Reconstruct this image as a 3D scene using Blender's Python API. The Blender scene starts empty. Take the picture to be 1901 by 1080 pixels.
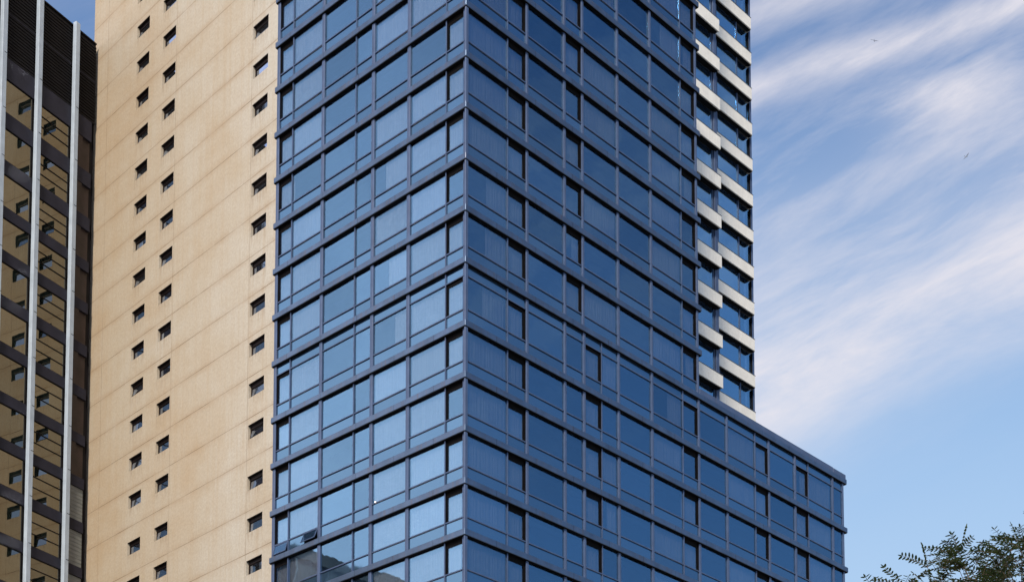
import bpy, bmesh, math, random
from mathutils import Vector, Matrix
R = math.radians
random.seed(11)
scene = bpy.context.scene
col = scene.collection
EYE = 1.6                      # eye height; measured heights below are relative to the eye

# ------------------------------------------------------------------ materials
def new_mat(name):
    m = bpy.data.materials.new(name); m.use_nodes = True
    nt = m.node_tree; nt.nodes.clear()
    out = nt.nodes.new('ShaderNodeOutputMaterial')
    return m, nt, out

class G:
    """tiny node graph helper"""
    def __init__(s, nt): s.nt = nt
    def n(s, t, **kw):
        nd = s.nt.nodes.new(t)
        for k, v in kw.items():
            if k in nd.inputs.keys(): nd.inputs[k].default_value = v
            else: setattr(nd, k, v)
        return nd
    def l(s, a, b): s.nt.links.new(a, b)
    def math(s, op, a, b=None, c=None):
        nd = s.nt.nodes.new('ShaderNodeMath'); nd.operation = op
        for i, v in enumerate((a, b, c)):
            if v is None: continue
            if isinstance(v, (int, float)): nd.inputs[i].default_value = v
            else: s.l(v, nd.inputs[i])
        return nd.outputs[0]
    def ramp(s, fac, stops):
        nd = s.nt.nodes.new('ShaderNodeValToRGB')
        el = nd.color_ramp.elements
        el[0].position, el[0].color = stops[0][0], (*stops[0][1], 1)
        el[1].position, el[1].color = stops[-1][0], (*stops[-1][1], 1)
        for p, c in stops[1:-1]:
            e = el.new(p); e.color = (*c, 1)
        s.l(fac, nd.inputs['Fac']); return nd.outputs['Color']
    def mix(s, fac, a, b, mode='MIX'):
        nd = s.nt.nodes.new('ShaderNodeMix'); nd.data_type = 'RGBA'; nd.blend_type = mode
        for i, v in ((0, fac), (6, a), (7, b)):
            if isinstance(v, (int, float)): nd.inputs[i].default_value = v
            elif isinstance(v, tuple): nd.inputs[i].default_value = (*v, 1)
            else: s.l(v, nd.inputs[i])
        return nd.outputs[2]
    def noise(s, vec, scale, detail=4, rough=.5, dist=0.):
        nd = s.n('ShaderNodeTexNoise', Scale=scale, Detail=detail, Roughness=rough, Distortion=dist)
        if vec is not None: s.l(vec, nd.inputs['Vector'])
        return nd.outputs['Fac']
    def mapping(s, vec, scale=(1, 1, 1), rot=(0, 0, 0), loc=(0, 0, 0)):
        nd = s.n('ShaderNodeMapping'); s.l(vec, nd.inputs['Vector'])
        nd.inputs['Scale'].default_value = scale; nd.inputs['Rotation'].default_value = rot; nd.inputs['Location'].default_value = loc
        return nd.outputs[0]

def paint(name, base, rough=.5, vary=.15, scale=1.2, streak=0., streak_col=(.1, .08, .08), metallic=0., spec=.4, bump=0., seam=0.):
    """painted metal / stone: base colour with blotches, vertical dirt streaks, light bump"""
    m, nt, out = new_mat(name); g = G(nt)
    b = g.n('ShaderNodeBsdfPrincipled', Roughness=rough, Metallic=metallic)
    b.inputs['Specular IOR Level'].default_value = spec
    pos = g.n('ShaderNodeNewGeometry').outputs['Position']
    n1 = g.noise(pos, scale, 5, .6)
    lo = tuple(c * (1 - vary) for c in base); hi = tuple(min(1, c * (1 + vary)) for c in base)
    c = g.ramp(n1, [(.3, lo), (.7, hi)])
    if streak:
        n2 = g.noise(g.mapping(pos, (5, 5, .35)), 1.0, 4, .65)
        f = g.math('MULTIPLY', g.ramp(n2, [(.52, (0, 0, 0)), (.72, (1, 1, 1))]), streak)
        c = g.mix(f, c, streak_col)
    if seam:                                   # panel joints every `seam` metres along either front
        sp = g.n('ShaderNodeSeparateXYZ'); g.l(g.n('ShaderNodeTexCoord').outputs['Object'], sp.inputs[0])
        for ax in (0, 1):
            fr = g.math('FRACT', g.math('DIVIDE', g.math('ADD', sp.outputs[ax], .9), seam))
            c = g.mix(g.math('MULTIPLY', g.math('LESS_THAN', fr, .012), .6), c, (.012, .012, .016))
    g.l(c, b.inputs['Base Color'])
    if bump:
        bp = g.n('ShaderNodeBump', Strength=bump, Distance=.02); g.l(g.noise(pos, 30, 3), bp.inputs['Height']); g.l(bp.outputs[0], b.inputs['Normal'])
    g.l(b.outputs[0], out.inputs[0]); return m

def glass(name, tint, body, through=.3, through_col=(.45, .6, .75), rough=.015, wave=.012, turn=0.):
    """coated architectural glass: tinted mirror coat over a dark body, partly see-through"""
    m, nt, out = new_mat(name); g = G(nt)
    obj = g.n('ShaderNodeTexCoord').outputs['Object']
    rnd = g.n('ShaderNodeObjectInfo').outputs['Random']
    comb = g.n('ShaderNodeCombineXYZ'); 
    for i in range(3): g.l(g.math('MULTIPLY', rnd, 37.0 + 11 * i), comb.inputs[i])
    va = g.n('ShaderNodeVectorMath', operation='ADD'); g.l(obj, va.inputs[0]); g.l(comb.outputs[0], va.inputs[1])
    h = g.noise(va.outputs[0], .55, 2, .5)
    bp = g.n('ShaderNodeBump', Strength=1.0, Distance=wave); g.l(h, bp.inputs['Height'])
    nrm = bp.outputs[0]
    if turn:
        rt = g.n('ShaderNodeVectorRotate', rotation_type='Z_AXIS'); g.l(nrm, rt.inputs['Vector']); rt.inputs['Angle'].default_value = turn
        nrm = rt.outputs[0]
    hv = g.math('MULTIPLY_ADD', rnd, .26, .87)
    tc = g.mix(1.0, tint, (1, 1, 1), 'MULTIPLY')
    ml = g.n('ShaderNodeMix', data_type='RGBA', blend_type='MULTIPLY'); ml.inputs[0].default_value = 1
    ml.inputs[6].default_value = (*tint, 1)
    cr = g.n('ShaderNodeCombineColor'); 
    for i in range(3): g.l(hv, cr.inputs[i])
    g.l(cr.outputs[0], ml.inputs[7])
    gl = g.n('ShaderNodeBsdfGlossy', Roughness=rough); g.l(ml.outputs[2], gl.inputs['Color']); g.l(nrm, gl.inputs['Normal'])
    df = g.n('ShaderNodeBsdfDiffuse'); df.inputs['Color'].default_value = (*body, 1)
    tr = g.n('ShaderNodeBsdfTransparent'); tr.inputs['Color'].default_value = (*through_col, 1)
    inner = g.n('ShaderNodeMixShader', Fac=through); g.l(df.outputs[0], inner.inputs[1]); g.l(tr.outputs[0], inner.inputs[2])
    add = g.n('ShaderNodeAddShader'); g.l(gl.outputs[0], add.inputs[0]); g.l(inner.outputs[0], add.inputs[1])
    g.l(add.outputs[0], out.inputs[0]); return m

M = {}
M['ledge']   = paint('blue grey ledge paint', (.080, .118, .184), .30, .20, .9, .7, (.115, .100, .110), metallic=.75, spec=.5, seam=3.73)
M['frame']   = paint('blue grey frame paint', (.050, .078, .150), .5, .14, 1.5, .3, metallic=.15, spec=.3)
M['soffit']  = paint('shade black underside', (.0045, .004, .0045), .7, .3, spec=.06)  # shade of undersides and recesses put into the colour
M['room']    = paint('dim room', (.035, .034, .034), .9, .3, .3)
M['pane']    = glass('blue coated glass', (.092, .166, .236), (.006, .012, .025), .62, (.74, .76, .79), wave=.008)
M['spandrel'] = glass('blue spandrel glass', (.104, .186, .268), (.010, .020, .038), 0., rough=.05, wave=.008)
M['curtain'] = paint('pale curtain cloth', (.80, .78, .76), .9, .12, 3., .3, (.5, .49, .5), spec=.1)
M['balc']    = paint('pale balcony panel', (.58, .57, .535), .6, .07, 1.2, .3, (.43, .42, .39))
M['cap']     = paint('dark cap metal', (.05, .055, .07), .5)
M['drape']   = paint('grey curtain cloth', (.34, .34, .35), .9, .12, 3., .3, (.32, .32, .33), spec=.1)
M['bglass']  = glass('tower window glass', (.24, .40, .52), (.006, .012, .025), .4, (.35, .45, .55), wave=.003)
M['brown']   = paint('dark brown window frame', (.014, .009, .008), .5, .3, spec=.15)
M['wglass']  = glass('small window glass', (.42, .50, .66), (.010, .011, .013), .25, (.3, .3, .3), wave=.006)
M['blind']   = paint('pale window blind', (.45, .45, .44), .8)
M['fin']     = paint('pale metal fin', (.30, .36, .43), .45, .10, 1.2, .35, (.20, .22, .26))
M['band']    = paint('purple grey spandrel panel', (.018, .0185, .029), .45, .18, .8, spec=.12)
M['dglass']  = glass('bronze mirror glass', (.215, .195, .152), (.006, .009, .008), .0, wave=.004, turn=R(-9.4))
M['black']   = paint('black louvre metal', (.0045, .004, .005), .6, .4, .6, spec=.12)
M['maroon']  = paint('dark maroon panel', (.022, .013, .013), .45, .4, .9, spec=.4)
M['stone']   = paint('grey brown stone', (.075, .062, .050), .7, .45, .5, .5)
M['trim']    = paint('pale stone trim', (.36, .35, .33), .7)
M['tar']     = paint('roof membrane', (.12, .12, .12), .9)
M['bark']    = paint('tree bark', (.07, .05, .035), .9, .4, 8.)
M['bird']    = paint('dark feather', (.42, .47, .56), .8)

def mat_grey_louvre():
    m, nt, out = new_mat('grey louvre blades'); g = G(nt)
    b = g.n('ShaderNodeBsdfPrincipled', Roughness=.5)
    pos = g.n('ShaderNodeNewGeometry').outputs['Position']
    c = g.ramp(g.noise(g.mapping(pos, (.6, .6, 3)), 1.5, 5, .6), [(.3, (.10, .115, .115)), (.7, (.17, .18, .175))])
    g.l(c, b.inputs['Base Color']); g.l(b.outputs[0], out.inputs[0]); return m
M['louvre'] = mat_grey_louvre()

def mat_concrete(joints_x, joints_z):
    m, nt, out = new_mat('sand coloured precast concrete'); g = G(nt)
    b = g.n('ShaderNodeBsdfPrincipled', Roughness=.85); b.inputs['Specular IOR Level'].default_value = .2
    ob = g.n('ShaderNodeTexCoord').outputs['Object']
    sep = g.n('ShaderNodeSeparateXYZ'); g.l(ob, sep.inputs[0])
    x, z = sep.outputs[0], sep.outputs[2]
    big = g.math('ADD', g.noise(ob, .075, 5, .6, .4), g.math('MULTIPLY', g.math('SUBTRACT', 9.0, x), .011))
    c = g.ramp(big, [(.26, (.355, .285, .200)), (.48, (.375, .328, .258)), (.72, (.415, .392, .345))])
    # rain wash below the joints and vertical run marks
    run = g.noise(g.mapping(ob, (1.6, 1, .06)), 1.0, 5, .65)
    c = g.mix(g.math('MULTIPLY', g.ramp(run, [(.45, (0, 0, 0)), (.75, (1, 1, 1))]), .38), c, (.33, .235, .135))
    blot = g.noise(g.mapping(ob, (.5, 1, 1.1)), .55, 6, .7)
    c = g.mix(g.math('MULTIPLY', g.ramp(blot, [(.42, (0, 0, 0)), (.8, (1, 1, 1))]), .35), c, (.43, .40, .345))
    fine = g.noise(ob, 4.5, 6, .85)
    c = g.mix(.8, c, g.ramp(fine, [(.30, (.70, .68, .66)), (.70, (1.12, 1.12, 1.12))]), 'MULTIPLY')
    tot = None; wide = None
    for jz in joints_z:
        f = g.math('LESS_THAN', g.math('ABSOLUTE', g.math('SUBTRACT', z, jz)), .030)
        d = g.math('SUBTRACT', jz, z)           # stain just below each joint
        w = g.math('MAXIMUM', g.math('SUBTRACT', 1.0, g.math('MULTIPLY', g.math('ABSOLUTE', d), 1.25)), 0)
        w = g.math('MULTIPLY', w, w)
        tot = f if tot is None else g.math('MAXIMUM', tot, f)
        wide = w if wide is None else g.math('MAXIMUM', wide, w)
    for jx in joints_x:
        f = g.math('MULTIPLY', g.math('LESS_THAN', g.math('ABSOLUTE', g.math('SUBTRACT', x, jx)), .028), .9)
        tot = g.math('MAXIMUM', tot, f)
    patch = g.ramp(g.noise(ob, .35, 3, .6), [(.35, (.25, .25, .25)), (.65, (1, 1, 1))])
    c = g.mix(g.math('MULTIPLY', g.math('MULTIPLY', wide, g.ramp(g.noise(g.mapping(ob, (.22, 1, .9)), 1.0, 5, .7), [(.38, (.05, .05, .05)), (.68, (1, 1, 1))])), .55), c, (.25, .165, .09))
    c = g.mix(g.math('MULTIPLY', g.math('MULTIPLY', tot, patch), .85), c, (.13, .09, .055))
    # drip marks below the window sills
    drip = None
    for jz in joints_z:
        d = g.math('SUBTRACT', jz + 1.70, z)
        w = g.math('MULTIPLY', g.math('GREATER_THAN', d, 0.0), g.math('MAXIMUM', g.math('SUBTRACT', 1.0, g.math('MULTIPLY', d, .75)), 0))
        drip = w if drip is None else g.math('MAXIMUM', drip, w)
    inx = None
    for cx_ in cols:
        f = g.math('LESS_THAN', g.math('ABSOLUTE', g.math('SUBTRACT', x, cx_ + WW/2)), WW/2 + .05)
        inx = f if inx is None else g.math('MAXIMUM', inx, f)
    dn = g.ramp(g.noise(g.mapping(ob, (5, 1, .5)), 1.0, 4, .7), [(.45, (0, 0, 0)), (.62, (1, 1, 1))])
    c = g.mix(g.math('MULTIPLY', g.math('MULTIPLY', g.math('MULTIPLY', drip, inx), dn), .5), c, (.20, .145, .095))
    g.l(c, b.inputs['Base Color'])
    bp = g.n('ShaderNodeBump', Strength=.25, Distance=.03); g.l(fine, bp.inputs['Height']); g.l(bp.outputs[0], b.inputs['Normal'])
    g.l(b.outputs[0], out.inputs[0]); return m

def mat_leaf():
    m, nt, out = new_mat('leaflet green'); g = G(nt)
    pos = g.n('ShaderNodeNewGeometry').outputs['Position']
    c = g.ramp(g.noise(pos, 5, 3, .6), [(.3, (.026, .042, .014)), (.55, (.055, .080, .026)), (.75, (.11, .095, .035))])
    d = g.n('ShaderNodeBsdfPrincipled', Roughness=.5); g.l(c, d.inputs['Base Color'])
    t = g.n('ShaderNodeBsdfTranslucent'); g.l(c, t.inputs['Color'])
    mx = g.n('ShaderNodeMixShader', Fac=.25); g.l(d.outputs[0], mx.inputs[1]); g.l(t.outputs[0], mx.inputs[2])
    g.l(mx.outputs[0], out.inputs[0]); return m
M['leaf'] = mat_leaf()

# ------------------------------------------------------------------ mesh helpers
class MB:
    def __init__(s): s.v = []; s.f = []
    def quad(s, a, b, c, d):
        i = len(s.v); s.v += [tuple(a), tuple(b), tuple(c), tuple(d)]; s.f.append((i, i+1, i+2, i+3))
    def box(s, x0, x1, y0, y1, z0, z1):
        if x0 > x1: x0, x1 = x1, x0
        if y0 > y1: y0, y1 = y1, y0
        if z0 > z1: z0, z1 = z1, z0
        i = len(s.v)
        s.v += [(x0,y0,z0),(x1,y0,z0),(x1,y1,z0),(x0,y1,z0),(x0,y0,z1),(x1,y0,z1),(x1,y1,z1),(x0,y1,z1)]
        s.f += [tuple(i+k for k in q) for q in ((0,3,2,1),(4,5,6,7),(0,1,5,4),(1,2,6,5),(2,3,7,6),(3,0,4,7))]
        return s
    def prism(s, pts, z0, z1):
        """vertical prism over a counter-clockwise outline"""
        i = len(s.v); n = len(pts)
        s.v += [(x, y, z0) for x, y in pts] + [(x, y, z1) for x, y in pts]
        s.f.append(tuple(i + k for k in reversed(range(n)))); s.f.append(tuple(i + n + k for k in range(n)))
        for k in range(n):
            j = (k + 1) % n; s.f.append((i+k, i+j, i+n+j, i+n+k))
        return s
    def tube(s, p, q, r0, r1, k=8):
        p = Vector(p); q = Vector(q); d = (q - p).normalized()
        a = d.orthogonal().normalized(); b = d.cross(a); i = len(s.v)
        for c, r in ((p, r0), (q, r1)):
            for t in range(k):
                an = 2*math.pi*t/k; s.v.append(tuple(c + a*math.cos(an)*r + b*math.sin(an)*r))
        for t in range(k):
            u = (t+1) % k; s.f.append((i+t, i+u, i+k+u, i+k+t))
        return s
    def mesh(s, name, m, bevel=0.):
        me = bpy.data.meshes.new(name); me.from_pydata(s.v, [], s.f); me.validate()
        if bevel:
            bm = bmesh.new(); bm.from_mesh(me)
            bmesh.ops.remove_doubles(bm, verts=bm.verts, dist=1e-5)
            bmesh.ops.bevel(bm, geom=[e for e in bm.edges if len(e.link_faces) == 2], offset=bevel, segments=1, affect='EDGES')
            bm.to_mesh(me); bm.free()
        me.materials.append(m); return me

def put(name, me, parent=None, loc=(0, 0, 0), rot=(0, 0, 0)):
    o = bpy.data.objects.new(name, me); col.objects.link(o)
    o.location = loc; o.rotation_euler = rot
    if parent is not None: o.parent = parent
    return o
def thing(name, label, cat, loc, rz=0, group=None):
    o = bpy.data.objects.new(name, None); col.objects.link(o)
    o.location = loc; o.rotation_euler = (0, 0, rz); o['label'] = label; o['category'] = cat
    o.empty_display_size = 2
    if group: o['group'] = group
    return o
CACHE = {}
def shared(key, fn):
    if key not in CACHE: CACHE[key] = fn()
    return CACHE[key]

# ================================================================== BLUE GLASS BUILDING
YAW = R(46.8172)
CX, CY = -2.9332, 97.4
blue = thing('glass_tower', 'tall blue glass tower with stacked ledges and a lower wing on its right', 'building', (CX, CY, 0), YAW)
# local axes: x along the right face, y along the left face, inside is +x +y
LV = [57.43 + 3.418*k for k in range(10, 0, -1)] + [57.43, 53.28, 49.92, 46.46, 43.08, 39.80, 36.45, 33.1]
LV = [z + EYE for z in LV]
iT = 10                         # index of the ledge over the tall storey = parapet of the wing
LED = .40                       # ledge height
TR = 1.24                       # transom height over the ledge below
XT, XP, YL = 24.95, 44.99, 19.47
YP = 11.9                       # depth of the wing
# --- ledges (one per storey), wrap the corner
for i, z in enumerate(LV):
    xe = XT if i < iT else XP
    mb = MB()
    if i < iT:
        mb.prism([(0, 0), (xe, 0), (xe, .9), (.9, .9), (.9, YL), (0, YL)], z, z + LED)
    else:
        mb.prism([(0, 0), (xe, 0), (xe, YP), (xe-.9, YP), (xe-.9, .9), (.9, .9), (.9, YL), (0, YL)], z, z + LED)
    put('floor_ledge', mb.mesh('floor_ledge', M['ledge'], .02), blue)
    mb = MB()                   # near-black sheet under the ledge, carries its shade as colour
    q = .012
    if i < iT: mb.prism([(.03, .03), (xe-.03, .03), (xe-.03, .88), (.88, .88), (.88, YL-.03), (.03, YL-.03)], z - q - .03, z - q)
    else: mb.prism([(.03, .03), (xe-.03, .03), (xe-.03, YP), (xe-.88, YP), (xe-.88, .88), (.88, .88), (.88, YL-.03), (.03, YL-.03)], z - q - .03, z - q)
    put('ledge_soffit_shade', mb.mesh('ledge_soffit_shade', M['soffit']), blue)
ZTOP = LV[0] + LED
# parapet coping of the wing, set back behind the ledge face
zc = LV[iT] + LED
mb = MB(); mb.box(XT - .2, XP - 1.95, .10, .5, zc, zc + .46)
mb.box(XP - 1.95, XP - .06, .06, .5, zc, zc + .40).box(XP - .56, XP - .08, .5, YP, zc, zc + .40)
put('parapet_coping', mb.mesh('parapet_coping', M['frame'], .015), blue)
# --- core: dim room interiors + slabs + roofs
mb = MB()
mb.box(1.6, XT - .46, 1.6, YL - .46, 0, ZTOP - .2)
mb.box(XT - .455, XP - .515, 1.6, YP - .3, 0, LV[iT] + .2)
for i, z in enumerate(LV):
    xe = XT if i < iT else XP
    mb.prism([(.4, .4), (xe - .4, .4), (xe - .4, 1.6), (1.6, 1.6), (1.6, YL - .5), (.4, YL - .5)], z + .03, z + .5)
put('room_core', mb.mesh('room_core', M['room']), blue)
mb = MB(); mb.box(.5, XT - .5, .5, YL - .5, ZTOP - .15, ZTOP + .1)
mb.box(XT + .02, XP - .6, .6, YP - .3, LV[iT] + .25, LV[iT] + .45)
put('roof', mb.mesh('roof', M['tar']), blue)
# --- back and end walls (turned away from the street)
mb = MB()
mb.box(XT - .45, XT - .12, .32, YL - .3, LV[iT] + .46, ZTOP - .2)
mb.box(.35, XT - .46, YL - .45, YL - .3, 0, ZTOP - .2)
mb.box(XP - .50, XP - .32, .32, YP - .1, 0, LV[iT] + .2)
mb.box(XT - .46, XP - .51, YP - .28, YP - .1, 0, LV[iT] + .2)
put('end_wall', mb.mesh('end_wall', M['frame']), blue)
# base of the street fronts below the picture
mb = MB(); mb.box(.12, XP - .4, .12, .4, 0, LV[-1]).box(.12, .4, .41, YL - .3, 0, LV[-1])
put('street_front', mb.mesh('street_front', M['ledge']), blue)
# --- posts and thick mullions
def face(kind):
    if kind == 'R': return lambda a, d, z: (a, d - .10, z)
    return lambda a, d, z: (d - .10, a, z)
def fbox(mb, F, a0, a1, d0, d1, z0, z1):
    p = F(a0, d0, z0); q = F(a1, d1, z1); mb.box(p[0], q[0], p[1], q[1], p[2], q[2])
mb = MB(); mb.prism([(.05, .05), (.30, .05), (.30, .40), (.17, .40), (.17, .16), (.05, .16)], LV[-1] - .02, ZTOP - .02)
put('corner_post', mb.mesh('corner_post', M['frame'], .015), blue)
def post(F, a, w, z0, z1, d0=.22, d1=.38, name='mullion'):
    a = sh(a); mb = MB(); fbox(mb, F, a - w/2, a + w/2, d0, d1 + .05, z0, z1); put(name, mb.mesh(name, M['frame'], .012), blue)
FR, FL = face('R'), face('L')
def sh(a):
    return a if a < .4 or a in (44.5, 44.58, 19.22, 19.09) else a + .03*(1 + .014*a)
zbot, zt = LV[-1] + LED, ZTOP - .02
for a in (5.86, 15.3, 19.05): post(FR, a, .17, zbot, zt)
post(FR, 9.62, .17, zbot, zt)
post(FR, 11.5, .17, LV[iT] + LED, zt)
post(FR, 24.62, .17, zbot, LV[iT]); post(FR, 24.55, .2, LV[iT] + LED, zt)
post(FR, 11.6, .17, zbot, LV[iT])
for a in (28.15, 33.72, 37.4, 42.95): post(FR, a, .17, zbot, LV[iT])
post(FR, 44.58, .16, zbot, LV[iT])
for a in (14.17, 8.93, 5.40): post(FL, a, .22, zbot, zt)
post(FL, 19.22, .26, zbot, zt)

# --- windows
def curtain_mesh(w, h, seed):
    rnd = random.Random(seed); mb = MB(); n = max(6, int(w / .055)); ph = rnd.uniform(0, 6)
    ys = [.026*math.sin(ph + k*1.25 + 1.4*math.sin(k*.37 + ph))*(.4 + .6*math.sin(k*.11 + 2*ph)**2) for k in range(n + 1)]
    for k in range(n):
        x0, x1 = -w/2 + w*k/n, -w/2 + w*(k+1)/n
        mb.quad((x0, ys[k], 0), (x1, ys[k+1], 0), (x1, ys[k+1], h), (x0, ys[k], h))
    return mb
def window(kind, fk, a0, a1, zlo, zhi, role, tall, wall_l=.035, wall_r=.035, lean=0):
    """one bay of one storey between ledge top zlo and ledge underside zhi"""
    a0, a1 = sh(a0), sh(a1)
    F = face(fk); w = a1 - a0; ac = (a0 + a1) / 2
    zt0 = zlo - LED + TR                              # transom
    head = zhi - (.72 if tall else 0)
    vent = kind == 'vent_window'
    DP = .50 if vent else .42
    def frame():
        mb = MB()
        B = lambda x0, x1, d0, d1, z0, z1: fbox(mb, F2, x0, x1, d0, d1, z0, z1)
        B(-w/2, -w/2 + wall_l, .33, .415, 0, zhi - zlo); B(w/2 - wall_r, w/2, .33, .415, 0, zhi - zlo)
        B(-w/2 + wall_l, w/2 - wall_r, .35, .415, zt0 - zlo - .035, zt0 - zlo + .035)
        if tall: B(-w/2 + wall_l, w/2 - wall_r, .35, .415, head - zlo - .035, head - zlo + .035)
        if vent:                                       # sash rails of the recessed light
            x0, x1 = -w/2 + wall_l + .014, w/2 - wall_r - .014
            z0, z1 = zt0 - zlo + .045, head - zlo - (.04 if tall else 0)
            B(x0, x0 + .025, .47, .499, z0, z1); B(x1 - .025, x1, .47, .499, z0, z1); B(x0 + .025, x1 - .025, .47, .499, z0, z0 + .03)
        return mb.mesh(kind, M['frame'])
    F2 = F
    key = (kind, fk, round(w, 3), round(zhi - zlo, 3), tall, wall_l, wall_r)
    p = F(ac, 0, zlo)
    o = put(kind, shared(key, frame), blue, p)
    def sheet(wd, ht, mname):
        def mk():
            mb = MB()
            if fk == 'R': mb.box(-wd/2, wd/2, 0, .02, -ht/2, ht/2)
            else: mb.box(0, .02, -wd/2, wd/2, -ht/2, ht/2)
            return mb.mesh(mname, M[mname])
        return shared((mname, fk, round(wd, 3), round(ht, 3)), mk)
    def pane(nm, x0, x1, z0, z1, d, mname):
        q = F((x0 + x1)/2, d, (z0 + z1)/2)
        t = R(.22); rx, rz = random.uniform(-t, t), random.uniform(-t, t)
        rot = (rx, 0, rz) if fk == 'R' else (0, rx, rz)
        put(nm, sheet(x1 - x0, z1 - z0, mname), o, q, rot)
    il, ir = -w/2 + wall_l, w/2 - wall_r
    if lean:                                           # hopper sash hanging open at the bottom
        xs1 = min(ir - .03, il + 1.5) if w > 2 else ir - .03
        hh = zt0 - zlo - .05; ww = xs1 - il - .03
        if w > 2: pane('spandrel_pane', xs1 + .02, ir - .004, .0, zt0 - zlo - .037, .42, 'spandrel')
        mb = MB(); t = .05
        for y0, y1, za, zb in ((-ww/2, -ww/2 + t, -hh, 0), (ww/2 - t, ww/2, -hh, 0), (-ww/2 + t, ww/2 - t, -t, 0), (-ww/2 + t, ww/2 - t, -hh, -hh + t)):
            mb.box(-.02, .03, y0, y1, za, zb)
        q = F(il + .03 + ww/2, .38, zt0 - zlo - .04)
        put('hopper_sash', mb.mesh('hopper_sash', M['frame']), o, q, (0, R(lean), 0))
        mb = MB(); mb.box(0, .015, -ww/2 + t, ww/2 - t, -hh + t, -t)
        put('sash_pane', mb.mesh('sash_pane', M['pane']), o, q, (0, R(lean), 0))
    else: pane('spandrel_pane', il + .004, ir - .004, .0, zt0 - zlo - .037, .42, 'spandrel')
    if tall: pane('transom_pane', il + .004, ir - .004, head - zlo + .037, zhi - zlo + .03, .42, 'spandrel')
    vz1 = head - zlo + (-.042 if tall else .02)
    pane('pane', il + .004, ir - .004, zt0 - zlo + .047, vz1, DP, 'pane')
    if vent:
        def reveal_shade():
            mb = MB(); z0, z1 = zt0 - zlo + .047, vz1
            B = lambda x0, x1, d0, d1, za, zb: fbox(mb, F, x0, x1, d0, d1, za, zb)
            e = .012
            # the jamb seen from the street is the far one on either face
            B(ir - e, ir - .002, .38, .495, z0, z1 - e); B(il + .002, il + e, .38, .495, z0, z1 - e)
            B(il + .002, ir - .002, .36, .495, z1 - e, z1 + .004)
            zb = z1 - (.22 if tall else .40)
            B(il + .013, ir - .013, .462, .474, zb, z1 - e - .002)  # flat black apron, paints the shaded head of a deeper recess
            B(ir - (.08 if fk == 'L' else .17), ir - .013, .462, .474, z0 + .01, zb - .002)  # flat black strip, recess shade painted beside the far jamb
            return mb.mesh('reveal_shade', M['soffit'])
        put('reveal_shade', shared(('rev',) + key, reveal_shade), o)
    if role:
        f0, f1 = role
        cw = (f1 - f0) * (w - .1); cc = -w/2 + .05 + (f0 + f1)/2*(w - .1)
        ch = vz1 - (zt0 - zlo) - .02
        sd = random.randrange(4)
        me = shared(('cur', fk, round(cw, 2), round(ch, 2), sd), lambda: curtain_mesh(cw, ch, sd).mesh('curtain', M['curtain' if fk == 'L' else 'drape']))
        q = F(cc, DP + .14, zt0 - zlo + .02)
        put('curtain', me, o, q, (0, 0, 0 if fk == 'R' else R(90)))
    return o

rng = random.Random(5)
FULL = (0, 1)
def part(lo): return (lo, 1)
nlev = len(LV)
for i in range(nlev - 1):
    zhi, zlo = LV[i], LV[i+1] + LED
    tall = (i == iT)
    tower = i < iT
    if tower and i < 3: pass
    # ---- right face
    r0 = FULL
    if i in (4,): r0 = part(.45)
    if i in (8,): r0 = part(.52)
    if i == 9: r0 = part(.5)
    if i == 10: r0 = (.42, .96)
    c = lambda p: FULL if rng.random() < p else (part(rng.choice((.4, .55))) if rng.random() < .3 else None)
    window('curtained_window', 'R', .31, 4.0, zlo, zhi, r0, tall)
    window('vent_window', 'R', 4.0, 5.77, zlo, zhi, FULL, tall)
    window('fixed_window', 'R', 5.95, 9.53, zlo, zhi, None, tall)
    if tower:
        window('vent_window', 'R', 9.71, 11.41, zlo, zhi, c(.5), tall)
        window('curtained_window', 'R', 11.59, 15.21, zlo, zhi, c(.6), tall)
    else:
        window('narrow_window', 'R', 9.71, 11.51, zlo, zhi, None, tall)
        window('vent_window', 'R', 11.69, 13.45, zlo, zhi, FULL, tall)
        window('narrow_window', 'R', 13.45, 15.21, zlo, zhi, c(.8), tall)
    window('fixed_window', 'R', 15.39, 18.96, zlo, zhi, None, tall)
    window('curtained_window', 'R', 19.14, 22.68, zlo, zhi, c(.8), tall)
    window('vent_window', 'R', 22.68, 24.45 if tower else 24.53, zlo, zhi, c(.5), tall)
    if not tower:
        window('fixed_window', 'R', 24.71, 28.06, zlo, zhi, None, tall)
        window('curtained_window', 'R', 28.24, 31.85, zlo, zhi, c(.5), tall)
        window('vent_window', 'R', 31.85, 33.63, zlo, zhi, c(.5), tall)
        window('fixed_window', 'R', 33.81, 37.31, zlo, zhi, None, tall)
        window('vent_window', 'R', 37.49, 39.30, zlo, zhi, c(.7), tall)
        window('curtained_window', 'R', 39.30, 42.86, zlo, zhi, c(.8), tall)
        window('narrow_window', 'R', 43.04, 44.50, zlo, zhi, None, tall)
    # ---- left face
    window('vent_window', 'L', .17, 1.90, zlo, zhi, part(.3) if i % 4 else None, tall)
    window('curtained_window', 'L', 1.90, 5.29, zlo, zhi, FULL if i > 7 else c(.7), tall)
    window('curtained_window', 'L', 5.51, 8.82, zlo, zhi, {9: (0, .6), 10: (0, .4), 7: (0, .7)}.get(i, FULL if i > 10 else c(.4)), tall)
    window('narrow_window', 'L', 9.04, 10.71, zlo, zhi, None, tall)
    window('fixed_window', 'L', 10.71, 14.06, zlo, zhi, None, tall)
    window('curtained_window', 'L', 14.28, 17.51, zlo, zhi, FULL if i > 8 else c(.7), tall, lean=24 if i == 13 else 0)
    window('vent_window', 'L', 17.51, 19.09, zlo, zhi, FULL, tall, lean=17 if i == 13 else 0)
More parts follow.
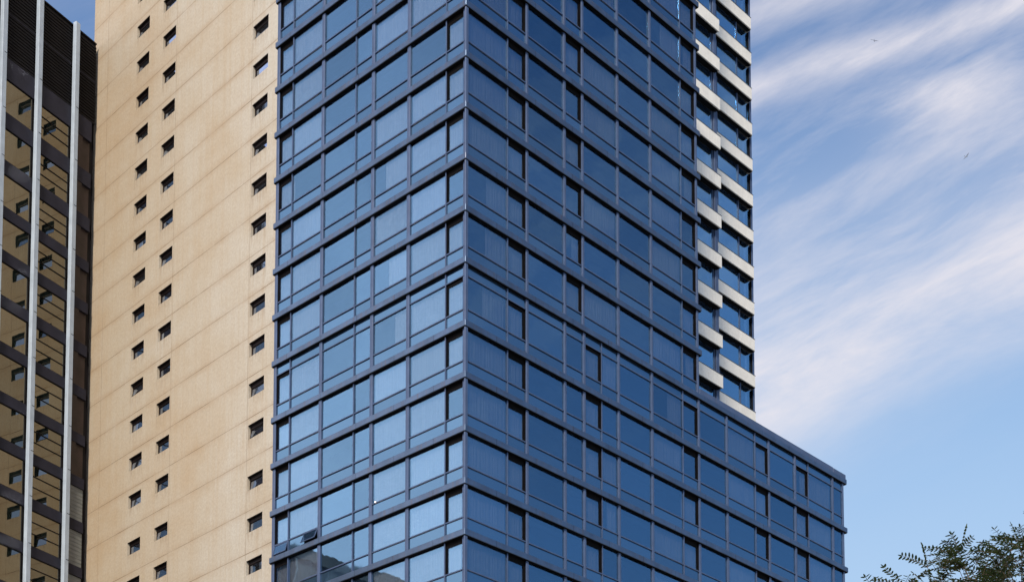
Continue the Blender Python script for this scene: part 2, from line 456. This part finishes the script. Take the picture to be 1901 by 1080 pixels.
# small glowing bead added on the glass, stands in for a glint
m, nt, out = new_mat('glint glow'); g = G(nt)
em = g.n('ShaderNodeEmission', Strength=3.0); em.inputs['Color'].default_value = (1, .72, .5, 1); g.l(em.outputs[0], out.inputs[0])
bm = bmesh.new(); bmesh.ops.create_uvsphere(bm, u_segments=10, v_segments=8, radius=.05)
me = bpy.data.meshes.new('glint_bead'); bm.to_mesh(me); bm.free(); me.materials.append(m)
put('glint_bead', me, blue, (.215, 8.55, 44.40 + EYE))

# ================================================================== BALCONY TOWER
balc = thing('balcony_tower', 'stepped blue glass tower with pale balcony bands rising behind the low wing', 'building', (CX, CY, 0), YAW)
B0 = LV[iT]
lv2 = [64.28 - 3.418 + EYE + 3.418*k for k in range(0, 18)]
zr = B0 + .48
ztop2 = lv2[-1] + 3.2
mb = MB(); mb.box(25.05, 34.9, 7.6, 19, zr, ztop2).box(35.2, 48.2, 13.4, 26, 0, ztop2)
put('room_core', mb.mesh('room_core', M['room']), balc)
mb = MB(); mb.box(35.0, 35.18, 6.9, 19, zr, ztop2 - .05).box(48.3, 49.1, 12.9, 26, 0, ztop2 - .05)
put('end_wall', mb.mesh('end_wall', M['frame']), balc)
mb = MB(); mb.box(25.05, 35.3, 6.4, 19.1, ztop2, ztop2 + .4).box(35.31, 49.2, 12.1, 26, ztop2, ztop2 + .4)
put('roof', mb.mesh('roof', M['tar']), balc)
# corner piers
mb = MB(); mb.box(35.42, 35.86, 6.25, 6.9, zr, ztop2); put('corner_pier', mb.mesh('corner_pier', M['frame'], .02), balc)
mb = MB(); mb.box(48.98, 49.25, 11.95, 12.6, 0, ztop2); put('corner_pier', mb.mesh('corner_pier', M['frame'], .02), balc)
def slab_box(x0, x1, y0, y1, z0, z1): mb = MB(); mb.box(x0, x1, y0, y1, z0, z1); return mb
def ribs(x0, x1, y, z0, z1):
    mb = MB(); mb.box(x0, x1, y + .05, y + .12, z0, z1)
    n = int((x1 - x0) / .22); 
    for k in range(n):
        a = x0 + (x1 - x0)*(k + .04)/n; b = x0 + (x1 - x0)*(k + .96)/n
        mb.box(a, b, y, y + .049, z0, z1)
    return mb
PH = 1.06
for k, z in enumerate(lv2):
    if z > B0 + .4:
        o = put('balcony', slab_box(26.5, 35.55, 5.93, 7.6, z + .012, z + .4).mesh('balcony', M['room']), balc)
        put('balcony_panel', ribs(26.5, 35.72, 5.80, z + .012, z + PH).mesh('balcony_panel', M['balc']), o)
        put('balcony_soffit_shade', slab_box(26.5, 35.6, 5.9, 6.36, z - .03, z).mesh('balcony_soffit_shade', M['soffit']), o)  # underside shade painted as a near-black sheet
        put('balcony_cap', slab_box(26.5, 35.75, 5.78, 5.98, z + PH + .004, z + PH + .05).mesh('balcony_cap', M['cap']), o)
    if z > B0 - 8:
        o = put('balcony', slab_box(42.9, 48.6, 11.63, 13.4, z + .012, z + .4).mesh('balcony', M['room']), balc)
        put('balcony_panel', ribs(42.85, 48.68, 11.50, z + .012, z + PH).mesh('balcony_panel', M['balc']), o)
        mb = MB(); mb.prism([(48.68, 11.50), (48.84, 11.66), (48.84, 12.6), (48.70, 12.6), (48.70, 11.7), (48.68, 11.62)], z + .012, z + PH)
        put('balcony_end', mb.mesh('balcony_end', M['balc']), o)
        put('balcony_soffit_shade', slab_box(42.9, 48.75, 11.6, 11.95, z - .03, z).mesh('balcony_soffit_shade', M['soffit']), o)
        put('balcony_cap', slab_box(42.85, 48.72, 11.48, 11.68, z + PH + .004, z + PH + .05).mesh('balcony_cap', M['cap']), o)
def bwin(kind, x0, x1, y, z0, z1, frame_w=.06, jamb=0.):
    mb = MB(); w = x1 - x0; h = z1 - z0
    def fr():
        mb = MB(); mb.box(0, frame_w, -.08, .12, 0, h).box(w - frame_w, w, -.08, .12, 0, h).box(frame_w, w - frame_w, -.06, .12, 0, .08)
        return mb.mesh(kind, M['frame'])
    o = put(kind, shared(('bw', kind, round(w, 2), round(h, 2)), fr), balc, (x0, y, z0))
    mp = shared(('bp', kind, round(w, 2), round(h, 2)), lambda: MB().box(-w/2 + frame_w, w/2 - frame_w, 0, .02, -h/2 + .08, h/2).mesh('pane', M['bglass']))
    t = R(.3)
    put('pane', mp, o, (w/2, jamb, h/2), (random.uniform(-t, t), 0, random.uniform(-t, t)))
    if jamb:
        mj = shared(('bj', round(h, 2)), lambda: MB().box(w - frame_w - .02, w - frame_w - .003, -.05, jamb, .08, h).mesh('reveal_shade', M['soffit']))
        put('reveal_shade', mj, o)
for k, z in enumerate(lv2):
    z1 = z + 3.418 - .04
    if z > B0 - .4:
        zz = max(z + .42, zr + .02)
        bwin('fixed_window', 31.8, 35.30, 6.40, zz, z1)
        bwin('fixed_window', 28.2, 31.8, 6.40, zz, z1)
    if z > B0 - 8:
        bwin('fixed_window', 43.8, 46.95, 11.98, z + .42, z1)
        bwin('fixed_window', 40.2, 43.8, 11.98, z + .42, z1)
        bwin('vent_window', 46.95, 48.96, 11.98, z + .42, z1, .06, .12)

# ================================================================== SAND CONCRETE TOWER
BX, BY = -21.99918, 127.49897
BANG = R(133.49776)
conc = thing('concrete_tower', 'sand coloured concrete tower with three columns of small square windows', 'building', (BX, BY, 0), BANG)
# local x along the wall (towards the left of the picture), outside is +y
sills = [66.65 + 3.41*k for k in range(14, 0, -1)] + [66.65, 63.18, 59.70, 55.40, 51.88, 48.38, 44.9]
sills = [z + EYE for z in sills]
WW, WH, DEP = 2.2, 1.2, .42
cols = [15.9, 11.36, -2.95]          # right-hand edge (smaller x) of each column
joints = [z - 1.70 for z in sills]
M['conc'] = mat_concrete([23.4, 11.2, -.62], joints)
S0, S1, ZT = -13.0, 26.1, 124.0
xs = sorted([S0, S1] + [c for c in cols] + [c + WW for c in cols])
zs = sorted([0, ZT] + sills + [z + WH for z in sills])
def is_hole(xa, za):
    return any(c <= xa < c + WW for c in cols) and any(z <= za < z + WH for z in sills)
mb = MB()
for a in range(len(xs) - 1):
    for b in range(len(zs) - 1):
        x0, x1, z0, z1 = xs[a], xs[a+1], zs[b], zs[b+1]
        xm, zm = (x0 + x1)/2, (z0 + z1)/2
        if is_hole(xm, zm):
            mb.quad((x0, 0, z0), (x0, 0, z1), (x0, -DEP, z1), (x0, -DEP, z0))
            mb.quad((x1, 0, z0), (x1, -DEP, z0), (x1, -DEP, z1), (x1, 0, z1))
            mb.quad((x0, 0, z0), (x0, -DEP, z0), (x1, -DEP, z0), (x1, 0, z0))
            mb.quad((x0, 0, z1), (x1, 0, z1), (x1, -DEP, z1), (x0, -DEP, z1))
        else:
            mb.quad((x1, 0, z0), (x0, 0, z0), (x0, 0, z1), (x1, 0, z1))
mb.quad((S1, 0, 0), (S1, -14, 0), (S1, -14, ZT), (S1, 0, ZT)); mb.quad((S0, -14, 0), (S0, 0, 0), (S0, 0, ZT), (S0, -14, ZT))
mb.quad((S0, -14, 0), (S0, -14, ZT), (S1, -14, ZT), (S1, -14, 0)); mb.quad((S0, 0, ZT), (S1, 0, ZT), (S1, -14, ZT), (S0, -14, ZT))
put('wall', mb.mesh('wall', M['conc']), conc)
mb = MB(); mb.box(S0 + .3, S1 - .3, -1.6, -1.5, 30, ZT - .3); put('room_core', mb.mesh('room_core', M['room']), conc)
def cwin_frame():
    mb = MB(); t = .09; y0, y1 = -DEP + .02, -DEP + .16
    mb.box(0, t, y0, y1, 0, WH).box(WW - t, WW, y0, y1, 0, WH).box(t, WW - t, y0, y1, 0, .07).box(t, WW - t, y0, y1 + .02, WH - .30, WH)
    mb.box(.02, WW - .02, y1, -.05, .0, .035).box(.0, WW, y1, -.03, WH - .035, WH - .005)
    mb.box(0.004, .03, y1, -.03, .04, WH - .04)
    return mb.mesh('window', M['brown'])
def sash_frame(w, h):
    mb = MB(); t = .06
    mb.box(0, t, -.03, .03, -h, 0).box(w - t, w, -.03, .03, -h, 0).box(t, w - t, -.03, .03, -t, 0).box(t, w - t, -.03, .03, -h, -h + t)
    return mb.mesh('sash', M['brown'])
fm = cwin_frame(); SW, SH = WW - .2, WH - .30 - .08
sm = sash_frame(SW, SH); pm = MB().box(.06, SW - .06, -.01, .01, -SH + .06, -.06).mesh('pane', M['wglass'])
bl = MB().box(0, .8, 0, .02, 0, .55).mesh('blind', M['blind'])
rc = random.Random(3)
for ci, c in enumerate(cols):
    for z in sills:
        o = put('window', fm, conc, (c, 0, z))
        op = rc.choice((0, 0, R(3), R(8), R(14)))
        s = put('sash', sm, o, (.10, -DEP + .09, WH - .31), (op, 0, rc.uniform(-.01, .01)))
        put('pane', pm, o, (.10, -DEP + .09, WH - .31), (op + R(rc.uniform(-.5, .5)), 0, 0))
        if rc.random() < .45:
            put('blind', bl, o, (.25 + rc.random()*.8, -DEP - .25, .12), (0, R(rc.uniform(-25, 25)), 0))

# ================================================================== DARK OFFICE BLOCK
KX, KY = -39.6085, 145.2
DANG = R(90 - 30.2)
dark = thing('office_block', 'dark mirror glass office block with pale vertical fins at the left edge', 'building', (KX, KY, 0), DANG)
# local x along the front (negative = towards the street), inside is +y
X0, X1 = -15.9, .30
RT = 107.2 + EYE
bands = [(97.22, 99.2), (92.65, 94.1), (88.4, 89.68), (84.4, 85.43), (80.35, 81.4), (76.2, 77.26), (72.02, 73.04), (67.58, 68.57), (63.45, 64.45), (59.3, 60.3), (55.05, 56.0), (50.8, 51.8), (46.6, 47.6), (42.4, 43.4)]
bands = [(a + EYE, b + EYE) for a, b in bands]
mb = MB(); mb.box(X0 + .3, X1 - .05, .45, 14, 0, RT - .3); put('room_core', mb.mesh('room_core', M['room']), dark)
mb = MB(); mb.box(X0, X0 + .28, .2, 14, 0, RT - .3).box(X1 - .04, X1, .2, 14, 0, RT - .3); put('end_wall', mb.mesh('end_wall', M['black']), dark)
# louvred plant storey on top
mb = MB(); z = bands[0][1]; zl = 103.35 + EYE
mb.box(X0, X1, .12, .44, z, RT)
n = 26
for k in range(n):
    za = z + .06 + (RT - z - .2)*k/n; mb.box(X0, X1, .04, .119, za, za + .18)
put('plant_louvre', mb.mesh('plant_louvre', M['black']), dark)
mb = MB(); mb.box(X0, X1, .02, .035, zl, zl + .07); put('louvre_rail', mb.mesh('louvre_rail', M['band']), dark)
mb = MB(); mb.box(X0, X1, 0, 14, RT + .004, RT + .14); put('roof_coping', mb.mesh('roof_coping', M['black']), dark)
for a, b in bands:
    mb = MB(); mb.box(X0, X1 - .42, 0, .4, a, b); put('floor_band', mb.mesh('floor_band', M['band'], .01), dark)
mb = MB(); mb.box(X0, X1, .02, .4, 0, bands[-1][0]); put('street_front', mb.mesh('street_front', M['band']), dark)
fins = [-15.6, -11.12, -6.98, -2.50]
for x in fins:
    mb = MB(); mb.box(x - .27, x + .27, -.42, -.004, 0, RT + .30); fo = put('fin', mb.mesh('fin', M['fin'], .03), dark)
    fj = shared('fj', lambda: MB().box(-.06, .275, -.43, -.421, -.05, 0).mesh('fin_joint', M['black']))
    for a, b in bands: put('fin_joint', fj, fo, (x, 0, b))
def dwin(x0, x1, z0, z1, lines):
    w, h = x1 - x0, z1 - z0
    def fr():
        mb = MB(); mb.box(0, .07, .04, .3, 0, h).box(w - .07, w, .04, .3, 0, h).box(.07, w - .07, .04, .3, 0, .05).box(.07, w - .07, .04, .3, h - .05, h)
        for q in lines: mb.box(.07, w - .07, .06, .3, h*q - .035, h*q + .035)
        return mb.mesh('window', M['black'])
    o = put('window', fr(), dark, (x0, 0, z0))
    t = R(.25)
    put('pane', MB().box(-w/2 + .07, w/2 - .07, 0, .02, -h/2 + .05, h/2 - .05).mesh('pane', M['dglass']), o, (w/2, .12, h/2), (random.uniform(-t, t), 0, random.uniform(-t, t)))
rows = [(bands[i+1][1], bands[i][0]) for i in range(len(bands) - 1)]
for i, (z0, z1) in enumerate(rows):
    dwin(fins[0] + .36, fins[1] - .36, z0, z1, ())
    dwin(fins[1] + .36, fins[2] - .36, z0, z1, ())
    dwin(fins[2] + .36, fins[3] - .36, z0, z1, (.36, .68))
    x0, x1 = fins[3] + .36, X1 - .45
    if z1 > 66 + EYE:
        mb = MB(); mb.box(x0, x0 + .95, .05, .4, z0, z1); mb.box(x0 + .97, x1, .22, .4, z0, z1)
        put('cladding_panel', mb.mesh('cladding_panel', M['maroon']), dark)
    else:
        mb = MB(); mb.box(x0, x1, .16, .4, z0, z1)
        nb = 9
        for k in range(nb):
            za = z0 + (z1 - z0)*k/nb; mb.box(x0, x1, .125, .159, za + .02, za + (z1 - z0)/nb - .02)
        put('louvre_panel', mb.mesh('louvre_panel', M['louvre']), dark)
mb = MB(); mb.box(X1 - .42, X1 - .05, .25, .4, 0, bands[0][1]); put('edge_recess', mb.mesh('edge_recess', M['black']), dark)  # black strip, shadow of the gap put into the colour

# ================================================================== NEIGHBOUR SEEN ONLY AS A REFLECTION IN THE GLASS
stone = thing('stone_building', 'grey stone block with pale trim mirrored in the lowest left panes of the glass tower', 'building', (CX, CY, 0), YAW)
mb = MB(); mb.box(-62, -22, 44.5, 62, 0, 57.6 + EYE); put('wall', mb.mesh('wall', M['stone']), stone)
mb = MB(); mb.box(-62.3, -21.7, 44.2, 44.49, 56.9 + EYE, 57.9 + EYE).box(-21.99, -21.7, 44.5, 62, 56.9 + EYE, 57.9 + EYE)
put('cornice', mb.mesh('cornice', M['stone']), stone)
mb = MB()
for k in range(9): mb.box(-22.06 - k*4.3, -21.9 - k*4.3, 44.30, 44.49, 20, 56.8 + EYE)
for z in (30, 37, 44, 51, 55): mb.box(-21.98, -21.85, 44.5, 62, z, z + .16)
for y in (46.5, 50, 53.5, 57): mb.box(-21.98, -21.85, y, y + .16, 20, 56.8 + EYE)
put('trim', mb.mesh('trim', M['trim']), stone)

# ================================================================== TREE
tx, ty = 10.4, 26.8
tree = thing('pinnate_tree', 'leafy tree with feathery pinnate leaves in the lower right corner', 'tree', (tx, ty, 0))
rt = random.Random(8)
mb = MB(); crownC = Vector((.6, 0, 7.05))
tips = []
def limb(p, d, L, r, lvl):
    q = p + d*L
    e = q - crownC
    if lvl > 1 and (e.x/5.2)**2 + (e.y/5.2)**2 + (e.z/5.2)**2 > .60: return
    mb.tube(p, q, r, r*.68, 9 if lvl < 2 else 5)
    if lvl >= 5 or r < .008: tips.append(q); return
    for _ in range(2 if lvl else 4):
        nd = (d + Vector((rt.uniform(-1, 1), rt.uniform(-1, 1), rt.uniform(-.25, .75)))*.75).normalized()
        limb(q, nd, L*rt.uniform(.62, .85), r*.66, lvl + 1)
limb(Vector((0, 0, 0)), Vector((0, 0, 1)), 4.4, .17, 0)
put('trunk', mb.mesh('trunk', M['bark']), tree)
cb = MB(); tw = MB()
def leaflet(p, d, n, L, W):
    s = d.cross(n).normalized()*W; i = len(cb.v)
    cb.v += [tuple(p), tuple(p + d*L*.3 + s), tuple(p + d*L*.75 + s*.8), tuple(p + d*L), tuple(p + d*L*.75 - s*.8), tuple(p + d*L*.3 - s)]
    cb.f.append((i, i+1, i+2, i+3, i+4, i+5))
def frond(p, d, L, k):
    up = Vector((rt.uniform(-.5, .5), rt.uniform(-.5, .5), 1)).normalized()
    side = d.cross(up).normalized(); q = p.copy(); dd = d.copy(); prev = p.copy()
    for j in range(k):
        dd = (dd + Vector((0, 0, -.075))).normalized(); q = prev + dd*L/k
        tw.tube(prev, q, .004, .0035, 4)
        for sg in (-1, 1):
            ld = (side*sg*.9 + dd*.45 + Vector((0, 0, rt.uniform(-.35, .1)))).normalized()
            leaflet(q, ld, up, rt.uniform(.075, .11), rt.uniform(.014, .021))
        prev = q
    leaflet(q, dd, up, .08, .014)
RX, RY, RZ = 7.25, 6.6, 5.85
for _ in range(3000):
    # sprays of fronds on knobbly clumps over the crown's shell
    th = rt.uniform(0, 2*math.pi); cz = rt.uniform(-.35, 1); sr = math.sqrt(max(0, 1 - cz*cz))
    d = Vector((math.cos(th)*sr, math.sin(th)*sr, cz))
    lump = .94 + .035*math.sin(9*th + 3*cz) + .03*math.sin(17*cz + 4*th) + (rt.uniform(-.17, .03) if rt.random() < .6 else rt.uniform(-.5, -.1))
    c = crownC + Vector((d.x*RX, d.y*RY, d.z*RZ))*lump
    tw.tube(c - d*rt.uniform(.5, .9) + Vector((rt.uniform(-.2, .2), rt.uniform(-.2, .2), -.2)), c, .008, .004, 4)
    for _ in range(rt.randint(4, 7)):
        fd = (d*.7 + Vector((rt.uniform(-1, 1), rt.uniform(-1, 1), rt.uniform(-.3, .6)))).normalized()
        frond(c, fd, rt.uniform(.34, .52), rt.randint(6, 9))
crown = put('crown', cb.mesh('crown', M['leaf']), tree)
put('twigs', tw.mesh('twigs', M['bark']), tree)

# ================================================================== BIRDS
def bird(loc, rz, roll, lab):
    m_ = MB()
    body = [(-.30, .0), (-.18, .05), (0, .08), (.16, .06), (.26, .03), (.34, .0)]
    for (x0, r0), (x1, r1) in zip(body, body[1:]): m_.tube((x0, 0, 0), (x1, 0, 0), max(r0, .004), max(r1, .004), 8)
    i = len(m_.v)
    for sg in (-1, 1):
        m_.quad((.12, sg*.05, .02), (.16, sg*.38, .16), (-.02, sg*.40, .15), (-.10, sg*.05, .02))
        m_.quad((.16, sg*.38, .16), (-.02, sg*.82, .10), (-.08, sg*.78, .095), (-.02, sg*.40, .15))
    m_.quad((-.2, -.04, 0), (-.2, .04, 0), (-.46, .09, 0), (-.46, -.09, 0))
    o = put('bird', m_.mesh('bird', M['bird']), None, loc, (roll, 0, rz))
    o['label'] = lab; o['category'] = 'bird'; o['group'] = 'birds gliding far up in the sky'
bird((67.28, 284.1, 210.2 + EYE), R(70), R(25), 'tiny gliding bird near the top of the sky, higher of the two')
bird((84.38, 285.8, 188.8 + EYE), R(20), R(-10), 'tiny dark bird speck over the pale mid sky, lower of the two')

# ================================================================== GROUND
mb = MB(); mb.quad((-1500, -1500, 0), (1500, -1500, 0), (1500, 1500, 0), (-1500, 1500, 0))
gr = put('ground', mb.mesh('ground', paint('paved ground', (.27, .265, .255), .9, .2, .2))); gr['kind'] = 'structure'

# ================================================================== SKY, SUN, CAMERA
SUN_AZ = math.atan2(-.20, -.98)      # from +Y towards +X
SUN_EL = R(38)
world = bpy.data.worlds.new('World'); scene.world = world; world.use_nodes = True
nt = world.node_tree; nt.nodes.clear(); g = G(nt)
wo = nt.nodes.new('ShaderNodeOutputWorld'); bg = g.n('ShaderNodeBackground', Strength=.09)
sky = nt.nodes.new('ShaderNodeTexSky'); sky.sky_type = 'NISHITA'; sky.sun_disc = False
sky.sun_elevation = SUN_EL; sky.sun_rotation = SUN_AZ; sky.air_density = 1.0; sky.dust_density = .6; sky.ozone_density = 2.5
dirv = g.n('ShaderNodeTexCoord').outputs['Generated']
def dot(v):
    nd = g.n('ShaderNodeVectorMath', operation='DOT_PRODUCT'); g.l(dirv, nd.inputs[0]); nd.inputs[1].default_value = v
    return nd.outputs['Value']
q = dot((-.45, -.445, .774)); p = dot((.89, -.225, .39)); t3 = dot((.07, .85, .50))
cb_ = g.n('ShaderNodeCombineXYZ'); g.l(p, cb_.inputs[0]); g.l(q, cb_.inputs[1]); g.l(t3, cb_.inputs[2])
warp = g.noise(g.mapping(cb_.outputs[0], (3, 6, 3)), 1.0, 3, .55)
qw = g.math('ADD', q, g.math('MULTIPLY', g.math('SUBTRACT', warp, .5), .055))
def band(c0, w, a, slope=0.):
    x = g.math('SUBTRACT', qw, c0)
    if slope: x = g.math('SUBTRACT', x, g.math('MULTIPLY', p, slope))
    x = g.math('DIVIDE', x, w)
    return g.math('MULTIPLY', g.math('EXPONENT', g.math('MULTIPLY', g.math('MULTIPLY', x, x), -1.0)), a)
dens = band(-.116, .034, 1.05)
dens = g.math('ADD', dens, band(.051, .0085, .80, -.17))
dens = g.math('ADD', dens, band(.086, .012, .55, -.17))
dp = g.math('DIVIDE', g.math('SUBTRACT', p, .243), .032)
dens = g.math('ADD', dens, g.math('MULTIPLY', band(.018, .013, .75, -.17), g.math('EXPONENT', g.math('MULTIPLY', g.math('MULTIPLY', dp, dp), -1.0))))
dens = g.math('ADD', dens, band(-.010, .013, .22, -.17))
dens = g.math('ADD', dens, band(-.07, .03, .20))
dens = g.math('ADD', dens, band(.30, .10, .30))
cb2 = g.n('ShaderNodeCombineXYZ'); g.l(p, cb2.inputs[0]); g.l(qw, cb2.inputs[1]); g.l(t3, cb2.inputs[2])
st = g.noise(g.mapping(cb2.outputs[0], (7, 26, 7)), 1.0, 6, .62, .3)
st2 = g.noise(g.mapping(cb2.outputs[0], (22, 90, 22), loc=(3, 1, 2)), 1.0, 5, .65)
tex = g.math('ADD', g.math('MULTIPLY', st, 1.25), g.math('MULTIPLY', st2, .28))
tex = g.math('SUBTRACT', tex, .25)
dens = g.math('MULTIPLY', dens, g.math('MINIMUM', 1.0, g.math('MAXIMUM', 0.0, g.math('MULTIPLY_ADD', p, -5.0, 2.6))))
wisp = g.math('MULTIPLY', g.math('MAXIMUM', 0.0, g.math('SUBTRACT', g.math('ADD', g.math('MULTIPLY', st, .75), g.math('MULTIPLY', st2, .30)), .455)), 2.2)
wisp = g.math('MULTIPLY', wisp, g.math('ADD', band(-.02, .09, .62), .03))
cl = g.math('ADD', g.math('MULTIPLY', dens, g.math('MULTIPLY', tex, 1.30)), wisp)
cl = g.math('MINIMUM', g.math('MAXIMUM', g.math('ADD', g.math('MULTIPLY', cl, .92), band(-.02, .07, .10)), 0.0), .88)
hs = g.n('ShaderNodeHueSaturation', Saturation=1.14, Value=.76); g.l(sky.outputs[0], hs.inputs['Color'])
# bright glow added to the unseen left sky, lifts the left glass
zz = dot((0, 0, 1))
hz = g.math('MINIMUM', .92, g.math('MAXIMUM', 0.0, g.math('MULTIPLY_ADD', zz, -3.6, 2.1)))
hz = g.math('MULTIPLY', hz, g.math('MINIMUM', 1.0, g.math('MAXIMUM', .25, g.math('MULTIPLY_ADD', p, -2.5, 1.6))))
c = g.mix(hz, hs.outputs[0], (1.9, 2.68, 3.65))
c = g.mix(cl, c, (3.4, 3.3, 3.55))
left_glow = g.math('MINIMUM', 1.0, g.math('MAXIMUM', 0.0, g.math('MULTIPLY_ADD', p, -2.6, -.62)))
left_glow = g.math('MULTIPLY', left_glow, g.math('MINIMUM', 1.0, g.math('MAXIMUM', 0.12, g.math('MULTIPLY_ADD', zz, -.8, 1.06))))
left_glow = g.math('MULTIPLY', left_glow, g.math('MULTIPLY_ADD', st, .5, .5))
c = g.mix(left_glow, c, (10.6, 10.1, 10.7))
g.l(c, bg.inputs['Color']); g.l(bg.outputs[0], wo.inputs[0])

sun = bpy.data.lights.new('sun', 'SUN'); sun.energy = 2.2; sun.angle = R(10); sun.color = (1.0, .87, .71)
so = bpy.data.objects.new('sun', sun); col.objects.link(so)
sd = Vector((math.sin(SUN_AZ)*math.cos(SUN_EL), math.cos(SUN_AZ)*math.cos(SUN_EL), math.sin(SUN_EL)))
so.rotation_euler = sd.to_track_quat('Z', 'Y').to_euler(); so.location = sd*200

cam = bpy.data.cameras.new('camera'); co = bpy.data.objects.new('camera', cam); col.objects.link(co)
cam.sensor_fit = 'HORIZONTAL'; cam.sensor_width = 36.0
cam.lens = 36.0 * 2998.825 / 1901.0
TH = R(4.583)
ppy = 2184.32 - 2998.825*math.tan(TH)
cam.shift_x = 0.0; cam.shift_y = (ppy - 540.0) / 1901.0
cam.clip_end = 5000
co.location = (0, 0, EYE); co.rotation_euler = (R(90) + TH, 0, 0)
scene.camera = co
scene.view_settings.view_transform = 'Standard'; scene.view_settings.look = 'None'
scene.view_settings.exposure = 1.42; scene.view_settings.gamma = 1
scene.cycles.max_bounces = 8; scene.cycles.transparent_max_bounces = 12
scene.cycles.use_denoising = True
